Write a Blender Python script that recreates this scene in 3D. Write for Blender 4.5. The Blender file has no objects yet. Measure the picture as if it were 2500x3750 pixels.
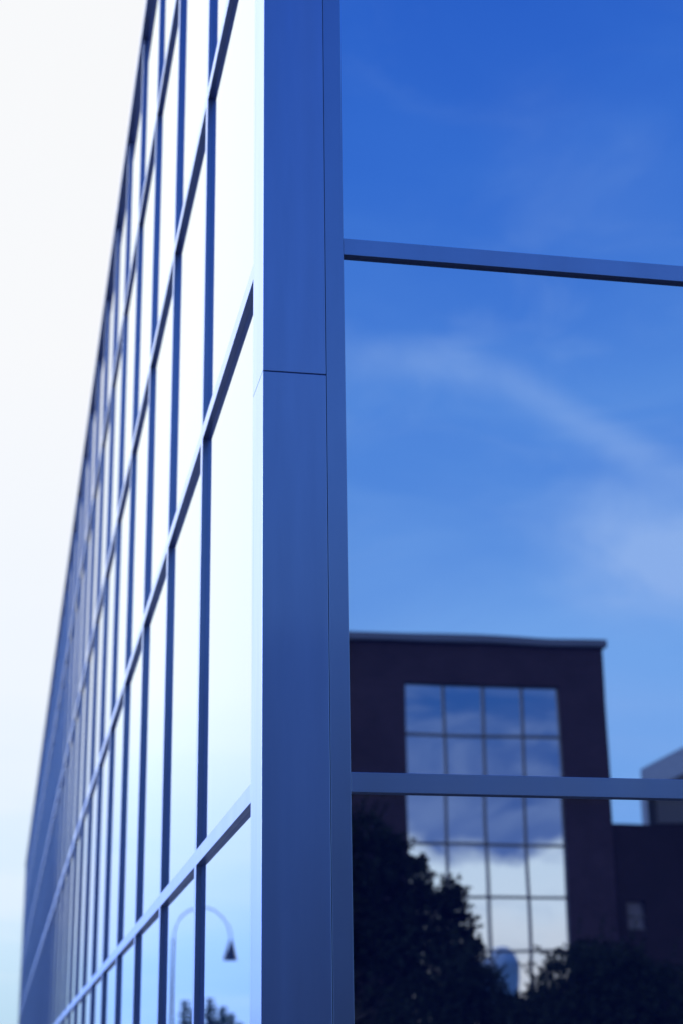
import bpy, bmesh, math, random
from mathutils import Vector, Matrix
R = math.radians
scene = bpy.context.scene
C = scene.collection
EYE = 1.6

# ------------------------------------------------------------------ camera
YAW, PITCH, ROLL, FPX = 0.1959, 0.3306, -0.0128, 6212.0
cd = bpy.data.cameras.new('camera')
cam = bpy.data.objects.new('camera', cd); C.objects.link(cam)
F = Vector((math.sin(YAW)*math.cos(PITCH), math.cos(YAW)*math.cos(PITCH), math.sin(PITCH)))
R0 = Vector((math.cos(YAW), -math.sin(YAW), 0)); U0 = R0.cross(F)
RR = R0*math.cos(ROLL) + U0*math.sin(ROLL); UU = -R0*math.sin(ROLL) + U0*math.cos(ROLL)
m = Matrix((RR, UU, -F)).transposed().to_4x4()
m.translation = Vector((-0.7779, -5.2557, EYE))
cam.matrix_world = m
cd.sensor_fit = 'VERTICAL'; cd.sensor_height = 36; cd.sensor_width = 24
cd.lens = FPX/3750*36
cd.clip_start = 0.05; cd.clip_end = 5000
cd.dof.use_dof = True; cd.dof.focus_distance = 5.6; cd.dof.aperture_fstop = 2.5
scene.camera = cam

# ------------------------------------------------------------------ node helpers
class S:
    """a socket with arithmetic"""
    def __init__(s, nt, v): s.nt, s.v = nt, v
    def _m(s, op, *o, clamp=False):
        n = s.nt.nodes.new('ShaderNodeMath'); n.operation = op; n.use_clamp = clamp
        for i, a in enumerate((s,)+o):
            a = a.v if isinstance(a, S) else a
            if isinstance(a, (int, float)): n.inputs[i].default_value = a
            else: s.nt.links.new(a, n.inputs[i])
        return S(s.nt, n.outputs[0])
    def __add__(s, o): return s._m('ADD', o)
    def __sub__(s, o): return s._m('SUBTRACT', o)
    def __mul__(s, o): return s._m('MULTIPLY', o)
    def __truediv__(s, o): return s._m('DIVIDE', o)
    def atan2(s, o): return s._m('ARCTAN2', o)
    def absv(s): return s._m('ABSOLUTE')
    def sm(s, a, b, to0=0.0, to1=1.0):
        n = s.nt.nodes.new('ShaderNodeMapRange'); n.interpolation_type = 'SMOOTHSTEP'
        s.nt.links.new(s.v, n.inputs[0])
        n.inputs[1].default_value = a; n.inputs[2].default_value = b
        n.inputs[3].default_value = to0; n.inputs[4].default_value = to1
        return S(s.nt, n.outputs[0])
    def lin(s, a, b, to0=0.0, to1=1.0):
        n = s.nt.nodes.new('ShaderNodeMapRange')
        s.nt.links.new(s.v, n.inputs[0])
        n.inputs[1].default_value = a; n.inputs[2].default_value = b
        n.inputs[3].default_value = to0; n.inputs[4].default_value = to1
        return S(s.nt, n.outputs[0])
    def ramp(s, stops):
        n = s.nt.nodes.new('ShaderNodeValToRGB'); cr = n.color_ramp
        while len(cr.elements) < len(stops): cr.elements.new(1)
        for e, (p, c) in zip(cr.elements, stops):
            e.position = p; e.color = (*c, 1)
        s.nt.links.new(s.v, n.inputs[0]); return n.outputs[0]
def mixc(nt, f, a, b, mode='MIX'):
    n = nt.nodes.new('ShaderNodeMix'); n.data_type = 'RGBA'; n.blend_type = mode
    for i, x in ((0, f), (6, a), (7, b)):
        x = x.v if isinstance(x, S) else x
        if isinstance(x, (int, float)): n.inputs[i].default_value = x
        elif isinstance(x, tuple): n.inputs[i].default_value = (*x, 1)
        else: nt.links.new(x, n.inputs[i])
    return n.outputs[2]
def noise(nt, vec, scale, detail=3, rough=.5, dist=0, loc=(0, 0, 0), sc=(1, 1, 1), rot=(0, 0, 0)):
    mp = nt.nodes.new('ShaderNodeMapping'); nt.links.new(vec, mp.inputs[0])
    mp.inputs['Location'].default_value = loc; mp.inputs['Scale'].default_value = sc; mp.inputs['Rotation'].default_value = rot
    n = nt.nodes.new('ShaderNodeTexNoise'); nt.links.new(mp.outputs[0], n.inputs['Vector'])
    n.inputs['Scale'].default_value = scale; n.inputs['Detail'].default_value = detail
    n.inputs['Roughness'].default_value = rough; n.inputs['Distortion'].default_value = dist
    return S(nt, n.outputs[0])

# ------------------------------------------------------------------ world: dusk overcast, very cool white balance
SUN_EL, SUN_AZ = 14.0, -55.0          # azimuth from +Y towards +X
w = bpy.data.worlds.new('World'); scene.world = w; w.use_nodes = True
nt = w.node_tree; nt.nodes.clear()
tc = nt.nodes.new('ShaderNodeTexCoord'); sep = nt.nodes.new('ShaderNodeSeparateXYZ')
nt.links.new(tc.outputs['Generated'], sep.inputs[0])
X, Y, Z = (S(nt, sep.outputs[i]) for i in range(3))
deg = 57.29578
el = Z._m('ARCSINE')*deg
az = X.atan2(Y)*deg
G = tc.outputs['Generated']
elw = el + (noise(nt, G, 3.0, 4, .55, .6, loc=(3, 1, 0), sc=(1, 1, 3.0)) - .5)*14
# clear-ish blue part, seen mirrored in the right-hand glass (colours / 1.6 so the ramp can pass 1)
blue = (elw/70.0).ramp([(0.0, (.24, .44, .78)), (.17, (.235, .46, .80)), (.30, (.115, .30, .70)), (.45, (.048, .185, .62)), (.60, (.018, .105, .52)), (1.0, (.012, .06, .34))])
av = X.atan2(Y*-1.0)*deg                # azimuth measured from -Y
nz = noise(nt, G, 3.2, 4, .55, .5, loc=(1, 5, 2))
nz2 = noise(nt, G, 9, 6, .6, .8, loc=(2, 1, 7), sc=(1, 1, 2.4), rot=(0, R(20), 0))
cen = av.lin(10, 28, 25.0, 17.6) + (nz-.5)*2.4 + av.sm(11, 16)*av.sm(24, 17)*1.0
streak = (el-cen).absv().sm(1.15, .0)*av.sm(10.5, 14)*av.sm(34, 27)*nz2.sm(.25, .6, .55, 1.1)
patch = (el-17.0+(nz-.5)*3).absv().sm(3.2, .2)*av.sm(17.5, 22.5)
patch2 = (el-30.5+(nz-.5)*8).absv().sm(4.5, .5)*av.sm(16, 19)*av.sm(26, 22)
wisp = noise(nt, G, 2.6, 5, .55, .9, loc=(4.7, 2.9, 1.4), sc=(1.0, 1.0, 3.2), rot=(R(10), R(14), 0)).sm(.50, .74, 0, .28)
wisp = wisp + streak*.36 + patch*nz2.sm(.3, .6, .35, 1.2)*.85 + patch2*nz2*.3 + nz2.sm(.48, .75)*.16
wisp = wisp*el.sm(29, 25, .34, 1)
blue = mixc(nt, wisp, blue, (.36, .53, .81))
# bright veil of cloud on the far side
white = (el/40.0).ramp([(0.0, (.44, .66, .83)), (.05, (.50, .70, .86)), (.12, (.62, .80, .94)), (.20, (.74, .86, .96)), (.32, (.88, .925, .955)), (.6, (.955, .957, .94)), (1.0, (.955, .957, .94))])
wcl = noise(nt, G, 5.0, 4, .5, .4, loc=(0, 4, 1), sc=(1, 1, 5)).sm(.42, .62, 0, .16)
white = mixc(nt, wcl*el.sm(16, 4, .5, 2.2), white, (.94, .95, .97))
side = mixc(nt, el.sm(3, 14), (.86, 1.12, 1.9), (1.46, 1.52, 1.40))
side = mixc(nt, az.sm(-1.9, -4.2), (1.0, 1.0, 1.0), side)
white = mixc(nt, 1.0, white, side, 'MULTIPLY')
left_boost = az*0 + .612
vm = nt.nodes.new('ShaderNodeVectorMath'); vm.operation = 'SCALE'
nt.links.new(white, vm.inputs[0]); nt.links.new(left_boost.v, vm.inputs['Scale']); white = vm.outputs[0]
tintm = mixc(nt, az.sm(-11, -26), (1.0, 1.0, 1.0), (1.65, 1.95, 3.2))
white = mixc(nt, 1.0, white, tintm, 'MULTIPLY')
azn = az + (noise(nt, G, 6, 4, .55, .3, sc=(1, 1, 2.5)) - .5)*5
right_edge = azn.sm(9.5, 12.5, 1, 0)
left_edge = azn.sm(-125, -70, 0, 1)
wf = right_edge*left_edge
sky = mixc(nt, wf, blue, white)
# cloud bank and bright strip low on the right of the far side
bank = azn.sm(9.5, 12.5)*az.sm(60, 35)
elb = el + (noise(nt, G, 7, 4, .6, .5, loc=(5, 0, 2), sc=(1, 1, 2.2)) - .5)*6.0
bankc = (elb/16.0).ramp([(0.0, (1.0, .90, .78)), (.20, (1.0, .93, .86)), (.36, (.95, 1.0, 1.0)), (.47, (.90, .98, 1.0)), (.53, (.12, .19, .43)), (.62, (.065, .13, .36)), (.80, (.04, .12, .36)), (1.0, (.028, .105, .37))])
bankc = mixc(nt, nz2.sm(.38, .62, 0, .75)*el.sm(7.5, 9), bankc, (.22, .30, .52))
bankc = mixc(nt, nz2.sm(.5, .72, 0, .35)*el.sm(8, 7), bankc, (.55, .62, .72))
sky = mixc(nt, bank, sky, bankc)
nis = nt.nodes.new('ShaderNodeTexSky'); nis.sky_type = 'NISHITA'; nis.sun_disc = False
nis.sun_elevation = R(SUN_EL); nis.sun_rotation = R(SUN_AZ)
sc_ = nt.nodes.new('ShaderNodeVectorMath'); sc_.operation = 'SCALE'
nt.links.new(sky, sc_.inputs[0]); sc_.inputs['Scale'].default_value = 16.0
nm = mixc(nt, 1.0, nis.outputs[0], (.02, .06, .16), 'MULTIPLY')
ad = nt.nodes.new('ShaderNodeVectorMath'); ad.operation = 'ADD'
nt.links.new(sc_.outputs[0], ad.inputs[0]); nt.links.new(nm, ad.inputs[1])
bg = nt.nodes.new('ShaderNodeBackground'); bg.inputs[1].default_value = 0.1
out = nt.nodes.new('ShaderNodeOutputWorld')
nt.links.new(ad.outputs[0], bg.inputs[0]); nt.links.new(bg.outputs[0], out.inputs[0])

# ------------------------------------------------------------------ sun (soft, through cloud)
sd = bpy.data.lights.new('sun', 'SUN'); so = bpy.data.objects.new('sun', sd); C.objects.link(so)
sd.energy = 0.5; sd.angle = R(14); sd.color = (.86, .93, 1.0)
sdir = Vector((math.sin(R(SUN_AZ))*math.cos(R(SUN_EL)), math.cos(R(SUN_AZ))*math.cos(R(SUN_EL)), math.sin(R(SUN_EL))))
so.rotation_euler = sdir.to_track_quat('Z', 'Y').to_euler(); so.location = sdir*50 + Vector((0, 0, 30))

scene.view_settings.view_transform = 'Standard'; scene.view_settings.look = 'None'
scene.view_settings.exposure = 0; scene.view_settings.gamma = 1
scene.render.engine = 'CYCLES'
scene.cycles.max_bounces = 8; scene.cycles.glossy_bounces = 6
scene.cycles.use_denoising = True

# ------------------------------------------------------------------ materials
def mat(name, base, rough=.5, metal=0.0, var=0.0, vscale=4, vsc=(1, 1, 1), bump=0.0, bscale=20, bsc=(1, 1, 1), rvar=0.0, spec=.5, ior=1.5, coat=0, veil=None):
    mt = bpy.data.materials.new(name); mt.use_nodes = True; n = mt.node_tree
    b = n.nodes['Principled BSDF']
    b.inputs['Roughness'].default_value = rough; b.inputs['Metallic'].default_value = metal
    b.inputs['IOR'].default_value = ior; b.inputs['Specular IOR Level'].default_value = spec
    if coat:
        b.inputs['Coat Weight'].default_value = coat; b.inputs['Coat Roughness'].default_value = .09; b.inputs['Coat IOR'].default_value = 1.65
    if veil:
        df = n.nodes.new('ShaderNodeBsdfDiffuse'); df.inputs[0].default_value = (*veil, 1)
        mx = n.nodes.new('ShaderNodeMixShader'); mx.inputs[0].default_value = .08
        n.links.new(b.outputs[0], mx.inputs[1]); n.links.new(df.outputs[0], mx.inputs[2]); n.links.new(mx.outputs[0], n.nodes['Material Output'].inputs[0])
    t = n.nodes.new('ShaderNodeTexCoord').outputs['Object']
    if var:
        f = noise(n, t, vscale, 5, .6, sc=vsc)
        lo = tuple(c*(1-var) for c in base); hi = tuple(min(1, c*(1+var)) for c in base)
        n.links.new(mixc(n, f.lin(.3, .7), lo, hi), b.inputs['Base Color'])
    else: b.inputs['Base Color'].default_value = (*base, 1)
    if rvar:
        n.links.new((noise(n, t, vscale*1.7, 4, .6, sc=vsc).lin(.3, .7, rough-rvar, rough+rvar)).v, b.inputs['Roughness'])
    if bump:
        bp = n.nodes.new('ShaderNodeBump'); bp.inputs['Strength'].default_value = 1; bp.inputs['Distance'].default_value = bump
        n.links.new(noise(n, t, bscale, 2, .4, sc=bsc).v, bp.inputs['Height']); n.links.new(bp.outputs[0], b.inputs['Normal'])
    return mt
ALU = mat('anodised_aluminium', (.215, .262, .41), .36, .94, .05, 3, (1, 1, .25), rvar=.04, coat=.28)
CLAD = mat('aluminium_cladding', (.225, .28, .46), .42, .92, .09, 3.2, (1.5, 1.5, .16), rvar=.05, coat=.42)
GASK = mat('black_gasket', (.015, .015, .02), .6)
GLASS = mat('coated_blue_glass', (.47, .53, .64), .004, 1.0, bump=.0005, bscale=1.2, veil=(.03, .07, .32))
GLASS2 = mat('coated_window_glass', (.76, .79, .80), .01, 1.0, bump=.0010, bscale=.9)
CONC = mat('concrete', (.25, .25, .25), .85, 0, .15, 2)
COPE = mat('metal_coping', (.075, .09, .13), .5, .3, .05)
FRAME2 = mat('dark_window_frame', (.065, .065, .07), .5, .3)
LEAF = mat('dark_leaves', (.010, .015, .010), .9, 0, .4, 3, spec=.05)
LEAF2 = mat('tree_leaves', (.05, .115, .05), .6, 0, .35, 3)
BARK = mat('bark', (.015, .012, .010), .9, 0, .3, 8, bump=.01, bscale=15)
LAMPG = mat('galvanised_steel', (.6, .62, .65), .4, .5, .05)
LAMPD = mat('dark_enamel', (.02, .025, .03), .4)
ROOFG = mat('grey_roof_sheet', (.14, .15, .18), .55, .2, .12, 3)
WALLG = mat('grey_render', (.17, .19, .22), .85, 0, .1, 3)
DOMEM = mat('pale_dome', (.5, .55, .62), .5, 0, .08, 1)
ASPH = mat('asphalt', (.045, .045, .05), .9, 0, .2, 6, bump=.004, bscale=90)
PAVE = mat('paving', (.16, .155, .15), .85, 0, .15, 5, bump=.003, bscale=60)
def brick(name='dark_brick', k=1.0):
    mt = bpy.data.materials.new(name); mt.use_nodes = True; n = mt.node_tree; b = n.nodes['Principled BSDF']
    t = n.nodes.new('ShaderNodeTexCoord').outputs['Object']
    sp = n.nodes.new('ShaderNodeSeparateXYZ'); n.links.new(t, sp.inputs[0])
    xy = S(n, sp.outputs[0]) + S(n, sp.outputs[1])
    cb = n.nodes.new('ShaderNodeCombineXYZ'); n.links.new(xy.v, cb.inputs[0]); n.links.new(sp.outputs[2], cb.inputs[1])
    bt = n.nodes.new('ShaderNodeTexBrick'); n.links.new(cb.outputs[0], bt.inputs[0])
    bt.inputs['Color1'].default_value = (.021, .013, .022, 1); bt.inputs['Color2'].default_value = (.029, .017, .027, 1)
    bt.inputs['Mortar'].default_value = (.025, .021, .029, 1); bt.inputs['Scale'].default_value = 1
    bt.inputs['Brick Width'].default_value = .23; bt.inputs['Row Height'].default_value = .075; bt.inputs['Mortar Size'].default_value = .008
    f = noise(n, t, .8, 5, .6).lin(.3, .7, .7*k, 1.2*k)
    v = n.nodes.new('ShaderNodeVectorMath'); v.operation = 'SCALE'; n.links.new(bt.outputs[0], v.inputs[0]); n.links.new(f.v, v.inputs['Scale'])
    n.links.new(v.outputs[0], b.inputs['Base Color']); b.inputs['Roughness'].default_value = .9; b.inputs['Specular IOR Level'].default_value = .2
    return mt
BRICK = brick()
BRICK2 = brick('darker_brick', .45)  # same brick with its base colour scaled darker, for the low wing

# ------------------------------------------------------------------ mesh helpers
def box(bm, x0, x1, y0, y1, z0, z1):
    v = [bm.verts.new((x, y, z)) for z in (z0, z1) for y in (y0, y1) for x in (x0, x1)]
    for f in ((0, 2, 3, 1), (4, 5, 7, 6), (0, 1, 5, 4), (2, 6, 7, 3), (0, 4, 6, 2), (1, 3, 7, 5)):
        bm.faces.new([v[i] for i in f])
def prism(bm, poly, z0, z1):
    a = [bm.verts.new((x, y, z0)) for x, y in poly]; b = [bm.verts.new((x, y, z1)) for x, y in poly]
    n = len(poly); bm.faces.new(a[::-1]); bm.faces.new(b)
    for i in range(n): bm.faces.new((a[i], a[(i+1) % n], b[(i+1) % n], b[i]))
def tube(bm, pts, rads, seg=10):
    rings = []
    for i, p in enumerate(pts):
        p = Vector(p); t = (Vector(pts[min(i+1, len(pts)-1)]) - Vector(pts[max(i-1, 0)])).normalized()
        u = t.orthogonal().normalized() if abs(t.y) > .9 else t.cross(Vector((0, 1, 0))).normalized()
        vv = t.cross(u)
        rings.append([bm.verts.new(p + (u*math.cos(a) + vv*math.sin(a))*rads[i]) for a in [2*math.pi*k/seg for k in range(seg)]])
    for a, b in zip(rings, rings[1:]):
        for k in range(seg): bm.faces.new((a[k], a[(k+1) % seg], b[(k+1) % seg], b[k]))
    bm.faces.new(rings[0][::-1]); bm.faces.new(rings[-1])
def lathe(bm, prof, cx=0, cy=0, seg=24):
    rings = [[bm.verts.new((cx+r*math.cos(2*math.pi*k/seg), cy+r*math.sin(2*math.pi*k/seg), z)) for k in range(seg)] for r, z in prof]
    for a, b in zip(rings, rings[1:]):
        for k in range(seg): bm.faces.new((a[k], a[(k+1) % seg], b[(k+1) % seg], b[k]))
    bm.faces.new(rings[0][::-1]); bm.faces.new(rings[-1])
def obj(name, bm, m, parent=None, bevel=0, smooth=False):
    bmesh.ops.recalc_face_normals(bm, faces=bm.faces)
    me = bpy.data.meshes.new(name); bm.to_mesh(me); bm.free(); me.materials.append(m)
    o = bpy.data.objects.new(name, me); C.objects.link(o)
    if parent: o.parent = parent
    if smooth:
        for p in me.polygons: p.use_smooth = True
    if bevel:
        b = o.modifiers.new('bevel', 'BEVEL'); b.width = bevel; b.segments = 2; b.limit_method = 'ANGLE'
    return o
def B(name, dims, m, parent=None, bevel=0):
    bm = bmesh.new(); box(bm, *dims); return obj(name, bm, m, parent, bevel)
def thing(name, label, cat, loc=(0, 0, 0), group=None):
    o = bpy.data.objects.new(name, None); C.objects.link(o); o.location = loc
    o['label'] = label; o['category'] = cat
    if group: o['group'] = group
    return o
def struct(o): o['kind'] = 'structure'; return o

# ------------------------------------------------------------------ ground
bm = bmesh.new(); s = 1500
bm.faces.new([bm.verts.new(v) for v in ((-s, -s, 0), (s, -s, 0), (s, s, 0), (-s, s, 0))]); struct(obj('ground', bm, ASPH))
bm = bmesh.new(); prism(bm, [(-2.2, -3.5), (18, -3.5), (18, 66), (-2.2, 66)], .004, .13); struct(obj('pavement', bm, PAVE, bevel=.01))
bm = bmesh.new(); prism(bm, [(-6, -60), (40, -60), (40, -21), (-6, -21)], .004, .13); struct(obj('far_pavement', bm, PAVE, bevel=.01))

# ------------------------------------------------------------------ the glass corner building
HM, D = .0635, .022                  # mullion face, projection in front of the glass
PL, SEAM, FR = .2417, .2188, .2844
Y1, SP, NB = 1.8473, 1.6196, 36
LEN = Y1 + NB*SP + HM
NR = 8; WID = FR + NR*SP
ROWS = [EYE + z for z in (-.87, .9039, 2.8003, 4.5672, 6.485, 8.20)]
BASE = .13
TOP = ROWS[-1] + HM
g = thing('glass_building', 'long curtain wall glass building with a grey metal corner pillar and thin grid of mullions', 'building', (0, 0, 0))
# corner cladding: L-shaped folded panels with a hairline joint
ZC = EYE + 2.3339
def lpanel(z0, z1):
    bm = bmesh.new()
    prism(bm, [(0, 0), (SEAM, 0), (SEAM, .08), (.08, .08), (.08, PL), (0, PL)], z0, z1)
    return obj('cladding_panel', bm, CLAD, g, bevel=.0025)
jz = [BASE, ZC - 3.1, ZC, ZC + 3.1, TOP + .12]
for a, b in zip(jz, jz[1:]):
    if a < BASE: a = BASE
    lpanel(a + .0008, b - .0008)
B('corner_post', (.012, SEAM+.02, .012, PL+.02, BASE, TOP), GASK, g).location = (0, 0, 0)
B('corner_frame', (SEAM+.0016, FR, .0005, .10, BASE, TOP), ALU, g, bevel=.0015)
# verticals
mz0, mz1 = BASE, ROWS[-1]-.0006
for k in range(NB+1):
    y = Y1 + k*SP
    B('mullion', (0, .10, y, y+HM, mz0, mz1), ALU, g, bevel=.0012 if k < 6 else 0)
rx = [FR + (k+1)*SP for k in range(NR)]
for x in rx: B('mullion', (x-HM, x, 0, .10, mz0, TOP), ALU, g)
# horizontals, butted between the verticals
ygaps = [(PL+.0008, Y1-.0006)] + [(Y1+k*SP+HM+.0006, Y1+(k+1)*SP-.0006) for k in range(NB)]
xgaps = [(FR+.0006, rx[0]-HM-.0006)] + [(rx[k]+.0006, rx[k+1]-HM-.0006) for k in range(NR-1)]
for z in ROWS:
    bm = bmesh.new()
    top = z == ROWS[-1]
    for a, b in ygaps: box(bm, -.022 if top else .0004, .098, a + (.002 if top else 0), b + (HM-.003 if top else 0), z, z+HM)
    obj('transom', bm, ALU, g, bevel=.0012)
    bm = bmesh.new()
    for a, b in xgaps: box(bm, a, b, .0004, .098, z, z+HM)
    obj('transom', bm, ALU, g, bevel=.0012)
# sill and coping
B('sill', (.0006, .1, PL+.001, LEN, BASE-.1, BASE-.001), ALU, g); B('sill', (SEAM, WID, .0006, .1, BASE-.1, BASE-.001), ALU, g)
B('coping', (.002, .3, PL+.3, LEN, TOP+.002, TOP+.03), COPE, g)
B('coping', (SEAM+.003, WID, .002, .3, TOP+.002, TOP+.03), COPE, g)
# panes
zs = [(BASE, ROWS[0])] + [(ROWS[i]+HM, ROWS[i+1]) for i in range(5)]
def pane(x0, x1, y0, y1, z0, z1, left):     # each pane sits a fraction of a millimetre out of true
    bm = bmesh.new(); box(bm, x0, x1, y0, y1, z0, z1)
    ta, tb = rnd.uniform(-.0011, .0011), rnd.uniform(-.0012, .0012)
    for v in bm.verts:
        w_ = (v.co.z-z0)/(z1-z0)-.5
        if left: v.co.x += ta*((v.co.y-y0)/(y1-y0)-.5) + tb*w_
        else: v.co.y += ta*((v.co.x-x0)/(x1-x0)-.5) + tb*w_
    return obj('glass_pane', bm, GLASS, g)
rest = bmesh.new()
count = 0
rnd = random.Random(4)
for (a, b) in ygaps:
    i = ygaps.index((a, b))
    for j, (z0, z1) in enumerate(zs):
        if i < 16 and j > 0:
            pane(D, D+.012, a, b, z0, z1, True)
        else: box(rest, D, D+.012, a, b, z0, z1)
for i, (a, b) in enumerate(xgaps):
    for j, (z0, z1) in enumerate(zs):
        if i < 3:
            pane(a, b, D, D+.012, z0, z1, False)
        else: box(rest, a, b, D, D+.012, z0, z1)
fr = obj('far_glass_panes', rest, GLASS, g); fr['kind'] = 'stuff'
B('roof', (.3, WID-.01, .3, LEN-.01, TOP-.3, TOP-.02), CONC, g)
B('rear_wall', (.12, WID, LEN-.005, LEN+.15, 0, TOP), CONC, g)
B('side_wall', (WID, WID+.15, .1, LEN, 0, TOP), CONC, g)
B('interior_core', (.15, WID-.02, .15, LEN-.02, .0, TOP-.31), GASK, g)

# ------------------------------------------------------------------ brick building behind the camera
by = -34.0
bb = thing('brick_building', 'tall dark brick building with one large gridded window, mirrored in the right glass', 'building', (0, by, 0))
X0, X1, H = -14.0, 13.66, EYE + 10.44
wx0, wx1, wz0, wz1 = 8.56, 12.46, EYE - .6, EYE + 9.42
bm = bmesh.new()
dep = 11.0
box(bm, X0, wx0, -dep, 0, 0, H); box(bm, wx1, X1, -dep, 0, 0, H)
box(bm, wx0, wx1, -dep, 0, wz1, H); box(bm, wx0, wx1, -dep, 0, 0, wz0); box(bm, wx0, wx1, -dep, -.4, wz0, wz1)
obj('wall', bm, BRICK, bb)
B('coping', (X0-.12, X1+.10, -dep-.1, .12, H+.002, H+.20), COPE, bb, bevel=.02)
rows = 8; rh = (wz1-wz0)/rows; cw = (wx1-wx0)/4
bm = bmesh.new()
for i in range(5):
    x = wx0 + i*cw; box(bm, x-.03, x+.03, -.20, -.10, wz0, wz1)
for j in range(rows+1):
    z = wz0 + j*rh
    for i in range(4): box(bm, wx0+i*cw+.031, wx0+(i+1)*cw-.031, -.195, -.105, z-.03, z+.03)
wf_ = obj('window', bm, FRAME2, bb)
bm = bmesh.new()
rnd = random.Random(11)
for i in range(4):
    for j in range(rows):
        x0, x1 = wx0+i*cw+.01, wx0+(i+1)*cw-.01; z0, z1 = wz0+j*rh+.01, wz0+(j+1)*rh-.01
        ta, tb = rnd.uniform(-.0010, .0010), rnd.uniform(-.0020, .0020)
        n = 10; V = []
        for q in range(n+1):
            row = []
            for p in range(n+1):
                u, v = p/n-.5, q/n-.5
                row.append(bm.verts.new((x0+(u+.5)*(x1-x0), -.15 + ta*u + tb*v - .0012*(u*u+v*v), z0+(v+.5)*(z1-z0))))
            V.append(row)
        for q in range(n):
            for p in range(n): bm.faces.new((V[q][p], V[q][p+1], V[q+1][p+1], V[q+1][p]))
obj('window_panes', bm, GLASS2, wf_, smooth=True)

# lower wing to the right with one small dim window
lw = thing('brick_wing', 'low flat-topped dark brick wing beside the tall brick building, with one small dim window', 'building', (0, by, 0))
bm = bmesh.new(); a0, a1, c0, c1 = 13.92, 14.38, EYE+3.65, EYE+4.35; LH = EYE+6.19
box(bm, X1+.003, a0, -8, -.05, 0, LH); box(bm, a1, 34, -8, -.05, 0, LH); box(bm, a0, a1, -8, -.05, 0, c0); box(bm, a0, a1, -8, -.05, c1, LH); box(bm, a0, a1, -8, -.4, c0, c1)
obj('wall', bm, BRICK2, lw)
fw = B('window', (a0, a1, -.22, -.17, c0, c0+.05), FRAME2, lw)
B('window_pane', (a0, a1, -.26, -.225, c0, c1), mat('dim_window_glass', (.07, .07, .10), .3, .3), fw)
B('glazing_bar', (a0, a1, -.22, -.17, (c0+c1)/2-.03, (c0+c1)/2+.03), FRAME2, fw)

# grey house farther back: its long side faces the gap
gh = thing('grey_house', 'grey flat-roofed house rising behind the low brick wing at the right edge', 'house', (27.95, -70, 0))
bm = bmesh.new()
pr = [(0, 0), (.4, 0), (.4, 8.5), (12, 8.5), (12, -22), (0, -22)]
box(bm, 0, 12, 1.2, 24, 0, EYE+13.9)
obj('wall', bm, WALLG, gh)
bm = bmesh.new()
v0 = [(-.15, 0, EYE+13.0), (-.15, 24.2, EYE+13.0), (12, 24.2, EYE+13.0), (12, 0, EYE+13.0)]
box(bm, .0, 12.0, 1.2, 24.0, EYE+13.903, EYE+14.02); obj('roof', bm, WALLG, gh)
f_ = B('window', (-.06, -.003, 5, 6.6, EYE+9.4, EYE+11), FRAME2, gh)
B('window_pane', (-.08, -.061, 5.08, 6.52, EYE+9.48, EYE+10.92), GASK, f_)
# sloping rooflight on the wing
bm = bmesh.new()
q = [(14.95, 7.0), (17.5, 8.25), (17.5, 6.2), (14.95, 6.2)]; kk = 40/39.26
lo = [(-.78+(x+.78)*kk, EYE+z*kk+.06) for x, z in q]
a = [bm.verts.new((x, -1.0, z)) for x, z in lo]; b = [bm.verts.new((x, -1.6, z)) for x, z in lo]
bm.faces.new(a); bm.faces.new(b[::-1])
for i in range(4): bm.faces.new((a[i], a[(i+1) % 4], b[(i+1) % 4], b[i]))
obj('rooflight', bm, mat('dark_slate', (.05, .05, .06), .7), lw)

# domed tower far beyond the glass building, glimpsed in the brick building's window
dt = thing('domed_tower', 'pale round tower with a dome, glimpsed low in the gridded window of the brick building', 'tower', (49.6, 100, 0))
bm = bmesh.new(); lathe(bm, [(2.0, 0), (2.0, 13.2), (2.15, 13.2), (2.15, 13.6)], seg=32); obj('tower_wall', bm, DOMEM, dt, smooth=False)
bm = bmesh.new(); lathe(bm, [(2.0*math.cos(t), 13.61+2.0*math.sin(t)) for t in [i*math.pi/2/10*.98 for i in range(11)]], seg=32); obj('dome', bm, DOMEM, dt, smooth=True)

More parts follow.
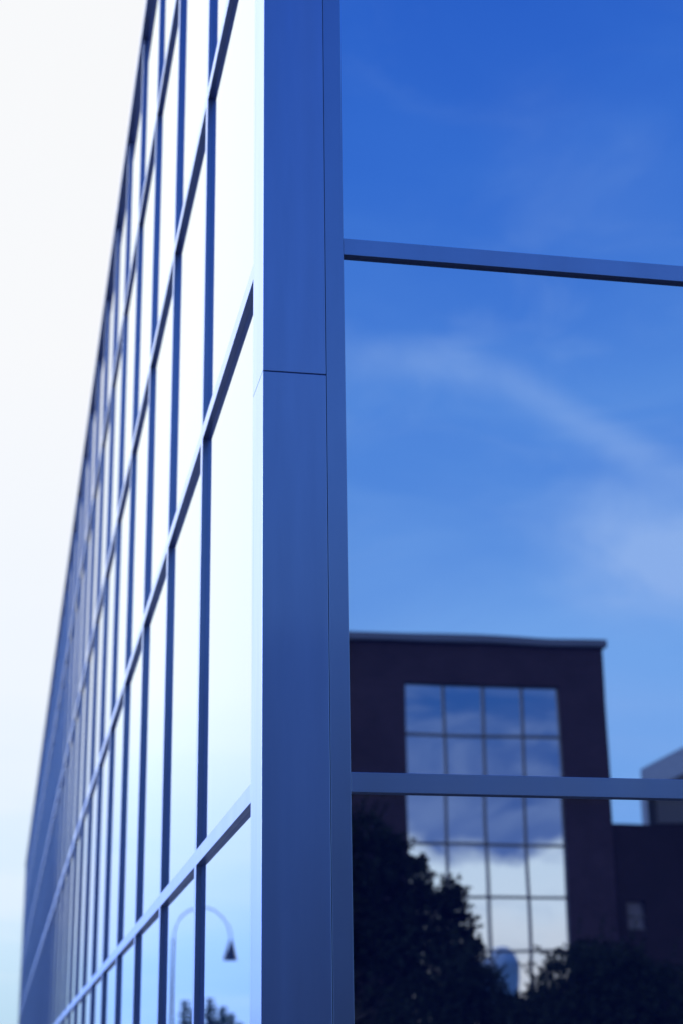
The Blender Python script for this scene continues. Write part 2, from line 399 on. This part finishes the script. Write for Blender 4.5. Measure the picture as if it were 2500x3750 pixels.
# ------------------------------------------------------------------ foliage
def leaves(bm, rnd, c, r, n, size, squash=(1, 1, 1), hollow=.45):
    for _ in range(n):
        while True:
            v = Vector((rnd.uniform(-1, 1), rnd.uniform(-1, 1), rnd.uniform(-1, 1)))
            if hollow < v.length < 1: break
        p = Vector(c) + Vector((v.x*r*squash[0], v.y*r*squash[1], v.z*r*squash[2]))
        a = Vector((rnd.gauss(0, 1), rnd.gauss(0, 1), rnd.gauss(0, .7))).normalized()
        b = a.orthogonal().normalized(); b.rotate(Matrix.Rotation(rnd.uniform(0, 6.28), 3, a))
        c2 = a.cross(b); s = size*rnd.uniform(.6, 1.4)
        bm.faces.new([bm.verts.new(p + b*s), bm.verts.new(p + c2*s*.45), bm.verts.new(p - b*s), bm.verts.new(p - c2*s*.45)])
def tree(name, label, cat, loc, clumps, trunk_h, tr, m, seed, size=.10, dens=90, group=None):
    rnd = random.Random(seed); t = thing(name, label, cat, loc, group)
    bm = bmesh.new()
    tube(bm, [(0, 0, 0), (.05, 0, trunk_h*.5), (0, .05, trunk_h)], [tr, tr*.8, tr*.5])
    for c, r in clumps:
        base = Vector((0, 0, trunk_h*rnd.uniform(.5, .95)))
        tube(bm, [base, base.lerp(Vector(c), .55)+Vector((0, 0, -.1*r)), Vector(c)], [tr*.22, tr*.14, tr*.05], 6)
    obj('trunk', bm, BARK, t)
    bm = bmesh.new()
    for c, r in clumps:
        leaves(bm, rnd, c, r, int(4*dens*r*r/ (size*10)**1.2)+20, size)
        for _ in range(int(7*r)+3):          # ragged sprays on the outside
            d = Vector((rnd.gauss(0, 1), rnd.gauss(0, 1), rnd.gauss(0, .8)+.2)).normalized()
            leaves(bm, rnd, Vector(c)+d*r*rnd.uniform(.8, 1.0), r*rnd.uniform(.14, .3), 26, size*.8, hollow=0)
        for _ in range(int(26*r)+8):         # twigs with leaves reaching out
            d = Vector((rnd.gauss(0, 1), rnd.gauss(0, 1), rnd.gauss(0, .7)+.25)).normalized(); L = r*rnd.uniform(.25, .8) + .06
            for q in range(12):
                leaves(bm, rnd, Vector(c)+d*(r*.8+L*q/12), .05*(1.3-q/12)+.015, 2, size*.75, hollow=0)
    obj('crown', bm, m, t); return t
def conifer(name, label, loc, h, rad, m, seed, group=None, base=.12, dens=1.0, size=.06):
    rnd = random.Random(seed); t = thing(name, label, 'tree', loc, group)
    bm = bmesh.new(); tube(bm, [(0, 0, 0), (0, 0, h*.5), (0, 0, h*.98)], [rad*.09, rad*.05, .015]); obj('trunk', bm, BARK, t)
    bm = bmesh.new(); z = h*base; tw = bmesh.new()
    while z < h*.985:
        f = 1 - (z-h*base)/(h*(1-base)); L0 = rad*(f**.6)
        for q in range(7 if f > .3 else 5):
            a = rnd.uniform(0, 6.283); L = L0*rnd.uniform(.6, 1.15)
            d = Vector((math.cos(a), math.sin(a), 0)); sl = .15 + .5*(1-f)
            end = Vector((0, 0, z)) + d*L + Vector((0, 0, L*sl*.5))
            nn = int((8 + 34*L/1.0)*dens)
            for _ in range(nn):
                u = rnd.uniform(.08, 1); p = Vector((0, 0, z)).lerp(end, u) + Vector((rnd.gauss(0, .06*L+.02), rnd.gauss(0, .06*L+.02), rnd.gauss(-.03, .05*L+.015)))
                b = (d + Vector((rnd.gauss(0, .5), rnd.gauss(0, .5), rnd.gauss(0.1, .4)))).normalized()
                c2 = b.orthogonal().normalized(); c2.rotate(Matrix.Rotation(rnd.uniform(0, 6.28), 3, b)); s = size*rnd.uniform(.7, 1.5)
                bm.faces.new([bm.verts.new(p + b*s*1.3), bm.verts.new(p + c2*s*.35), bm.verts.new(p - b*s*1.3), bm.verts.new(p - c2*s*.35)])
        z += h*.028 + .03
    tw.free(); obj('crown', bm, m, t); return t

# trees standing before the brick building (their mirror image is in the lower right pane)
def W2(dx, dz, d=24.0):              # metres on the y=-24 plane for a point measured at the brick wall plane
    kk = (d+5.26)/39.26
    return -.78+(dx+.78)*kk, EYE+dz*kk
def clump(x, z, r, dy=0): 
    a, b = W2(x, z); return (a, dy, b), r
rnd = random.Random(2)
def build_front_trees():
    kk = (24+5.26)/39.26
    # spreading tree at the left
    base = W2(6.6, 0)[0]
    pts = [(7.2, 5.2, 1.1), (6.0, 5.6, 1.2), (7.8, 5.1, .75), (8.2, 5.5, .35), (8.45, 4.7, .6), (8.9, 4.5, .38), (9.3, 4.35, .36), (9.55, 4.35, .22), (9.5, 4.0, .5), (9.85, 3.75, .3), (8.0, 3.4, .9), (8.9, 3.2, .9), (8.7, 3.9, .75), (9.3, 2.6, .9), (9.6, 3.2, .55), (9.95, 3.15, .2), (9.8, 2.6, .5), (7.0, 3.8, 1.3), (7.8, 2.5, 1.1), (5.5, 4.2, 1.4), (8.75, 5.15, .18)]
    cl = []
    for x, z, r in pts:
        a, b = W2(x, z); cl.append(((a-base, random.Random(int(x*100)).uniform(-.5, .5), b), r*kk))
    tree('spreading_tree', 'ragged dark tree covering the lower left of the gridded window in the reflection', 'tree', (base, -24, 0), cl, 3.4, .22, LEAF, 5, .06, 330)
    # round shrubs at the bottom
    for nm, lab, x, pts, sd in (
        ('round_shrub', 'dark rounded shrub below the ragged tree, left of the gap under the window', 9.2, [(8.6, 1.3, 1.3), (9.5, 1.7, .95), (9.9, 2.0, .85), (10.1, .5, .8), (9.2, .2, 1.3), (8.0, .6, 1.4)], 7),
        ('round_shrub', 'dark rounded shrub right of the gap, under the right edge of the gridded window', 12.8, [(12.6, 2.3, 1.1), (13.6, 2.2, 1.2), (12.2, 1.4, 1.0), (13.0, .9, 1.5), (14.4, 1.6, 1.4)], 8),
        ('low_hedge', 'low dark hedge closing the gap between the two rounded shrubs', 11.0, [(10.9, 1.2, .95), (11.5, 1.3, 1.0), (10.4, .2, 1.0), (11.4, 0, 1.1)], 9)):
        base = W2(x, 0)[0]; cl = []
        for xx, z, r in pts:
            a, b = W2(xx, z); cl.append(((a-base, random.Random(int(xx*77)).uniform(-.3, .3), b), r*kk))
        tree(nm, lab, 'hedge' if nm == 'low_hedge' else 'shrub', (base, -24 + (.6 if sd == 9 else 0), 0), cl, 1.0, .10, LEAF, sd, .055, 560, 'shrubs in front of the brick building')
build_front_trees()

# trees whose tops show at the foot of the left glass
CON = ((-7.58, 5.75, .75, 'leftmost and slimmest of the conifers mirrored at the foot of the left glass'),
       (-8.05, 5.45, .8, 'conifer just right of the slimmest one, mirrored at the foot of the left glass'),
       (-8.87, 5.95, .95, 'tallest conifer, mirrored just right of the first mullion under the lamp'),
       (-9.35, 5.62, .9, 'conifer leaning on the right side of the tallest one, below the lamp shade'),
       (-9.85, 5.30, .75, 'second conifer from the right, mirrored below the lamp shade'),
       (-10.3, 4.85, .6, 'rightmost and lowest conifer, mirrored beside the corner pillar'))
for i, (x, h, r_, lab) in enumerate(CON):
    conifer('conifer_tree', lab, (x, 75 + (i % 3)*.5, 0), h, r_, LEAF2, 20+i, 'conifers beyond the street lamp', dens=2.0, size=.085)

# ------------------------------------------------------------------ gooseneck street lamp, mirrored in the left glass
LX, LY = -2.72, 31.2
sl = thing('street_lamp', 'gooseneck street lamp with a dark conical shade, mirrored in the lower left glass', 'street lamp', (LX, LY, 0))
zt = EYE + 3.12
bm = bmesh.new(); tube(bm, [(0, 0, 0), (0, 0, .12), (0, 0, .14), (0, 0, zt)], [.10, .10, .04, .024], 14); obj('pole', bm, LAMPD, sl, smooth=True)
bm = bmesh.new(); rr = .62; P = [(0, 0, zt-.05)]
for i in range(0, 25):
    t = math.pi*i/24; P.append((-rr+rr*math.cos(t), 0, zt + .02 + rr*math.sin(t)))
P.append((-2*rr, 0, EYE+3.02))
tube(bm, P, [.018]*len(P), 10); obj('arm', bm, LAMPG, sl, smooth=True)
bm = bmesh.new(); lathe(bm, [(.02, EYE+3.10), (.045, EYE+3.02), (.07, EYE+2.93), (.14, EYE+2.70), (.145, EYE+2.68), (.12, EYE+2.685)], -2*rr, 0, 24); obj('lamp_shade', bm, LAMPD, sl, smooth=False)
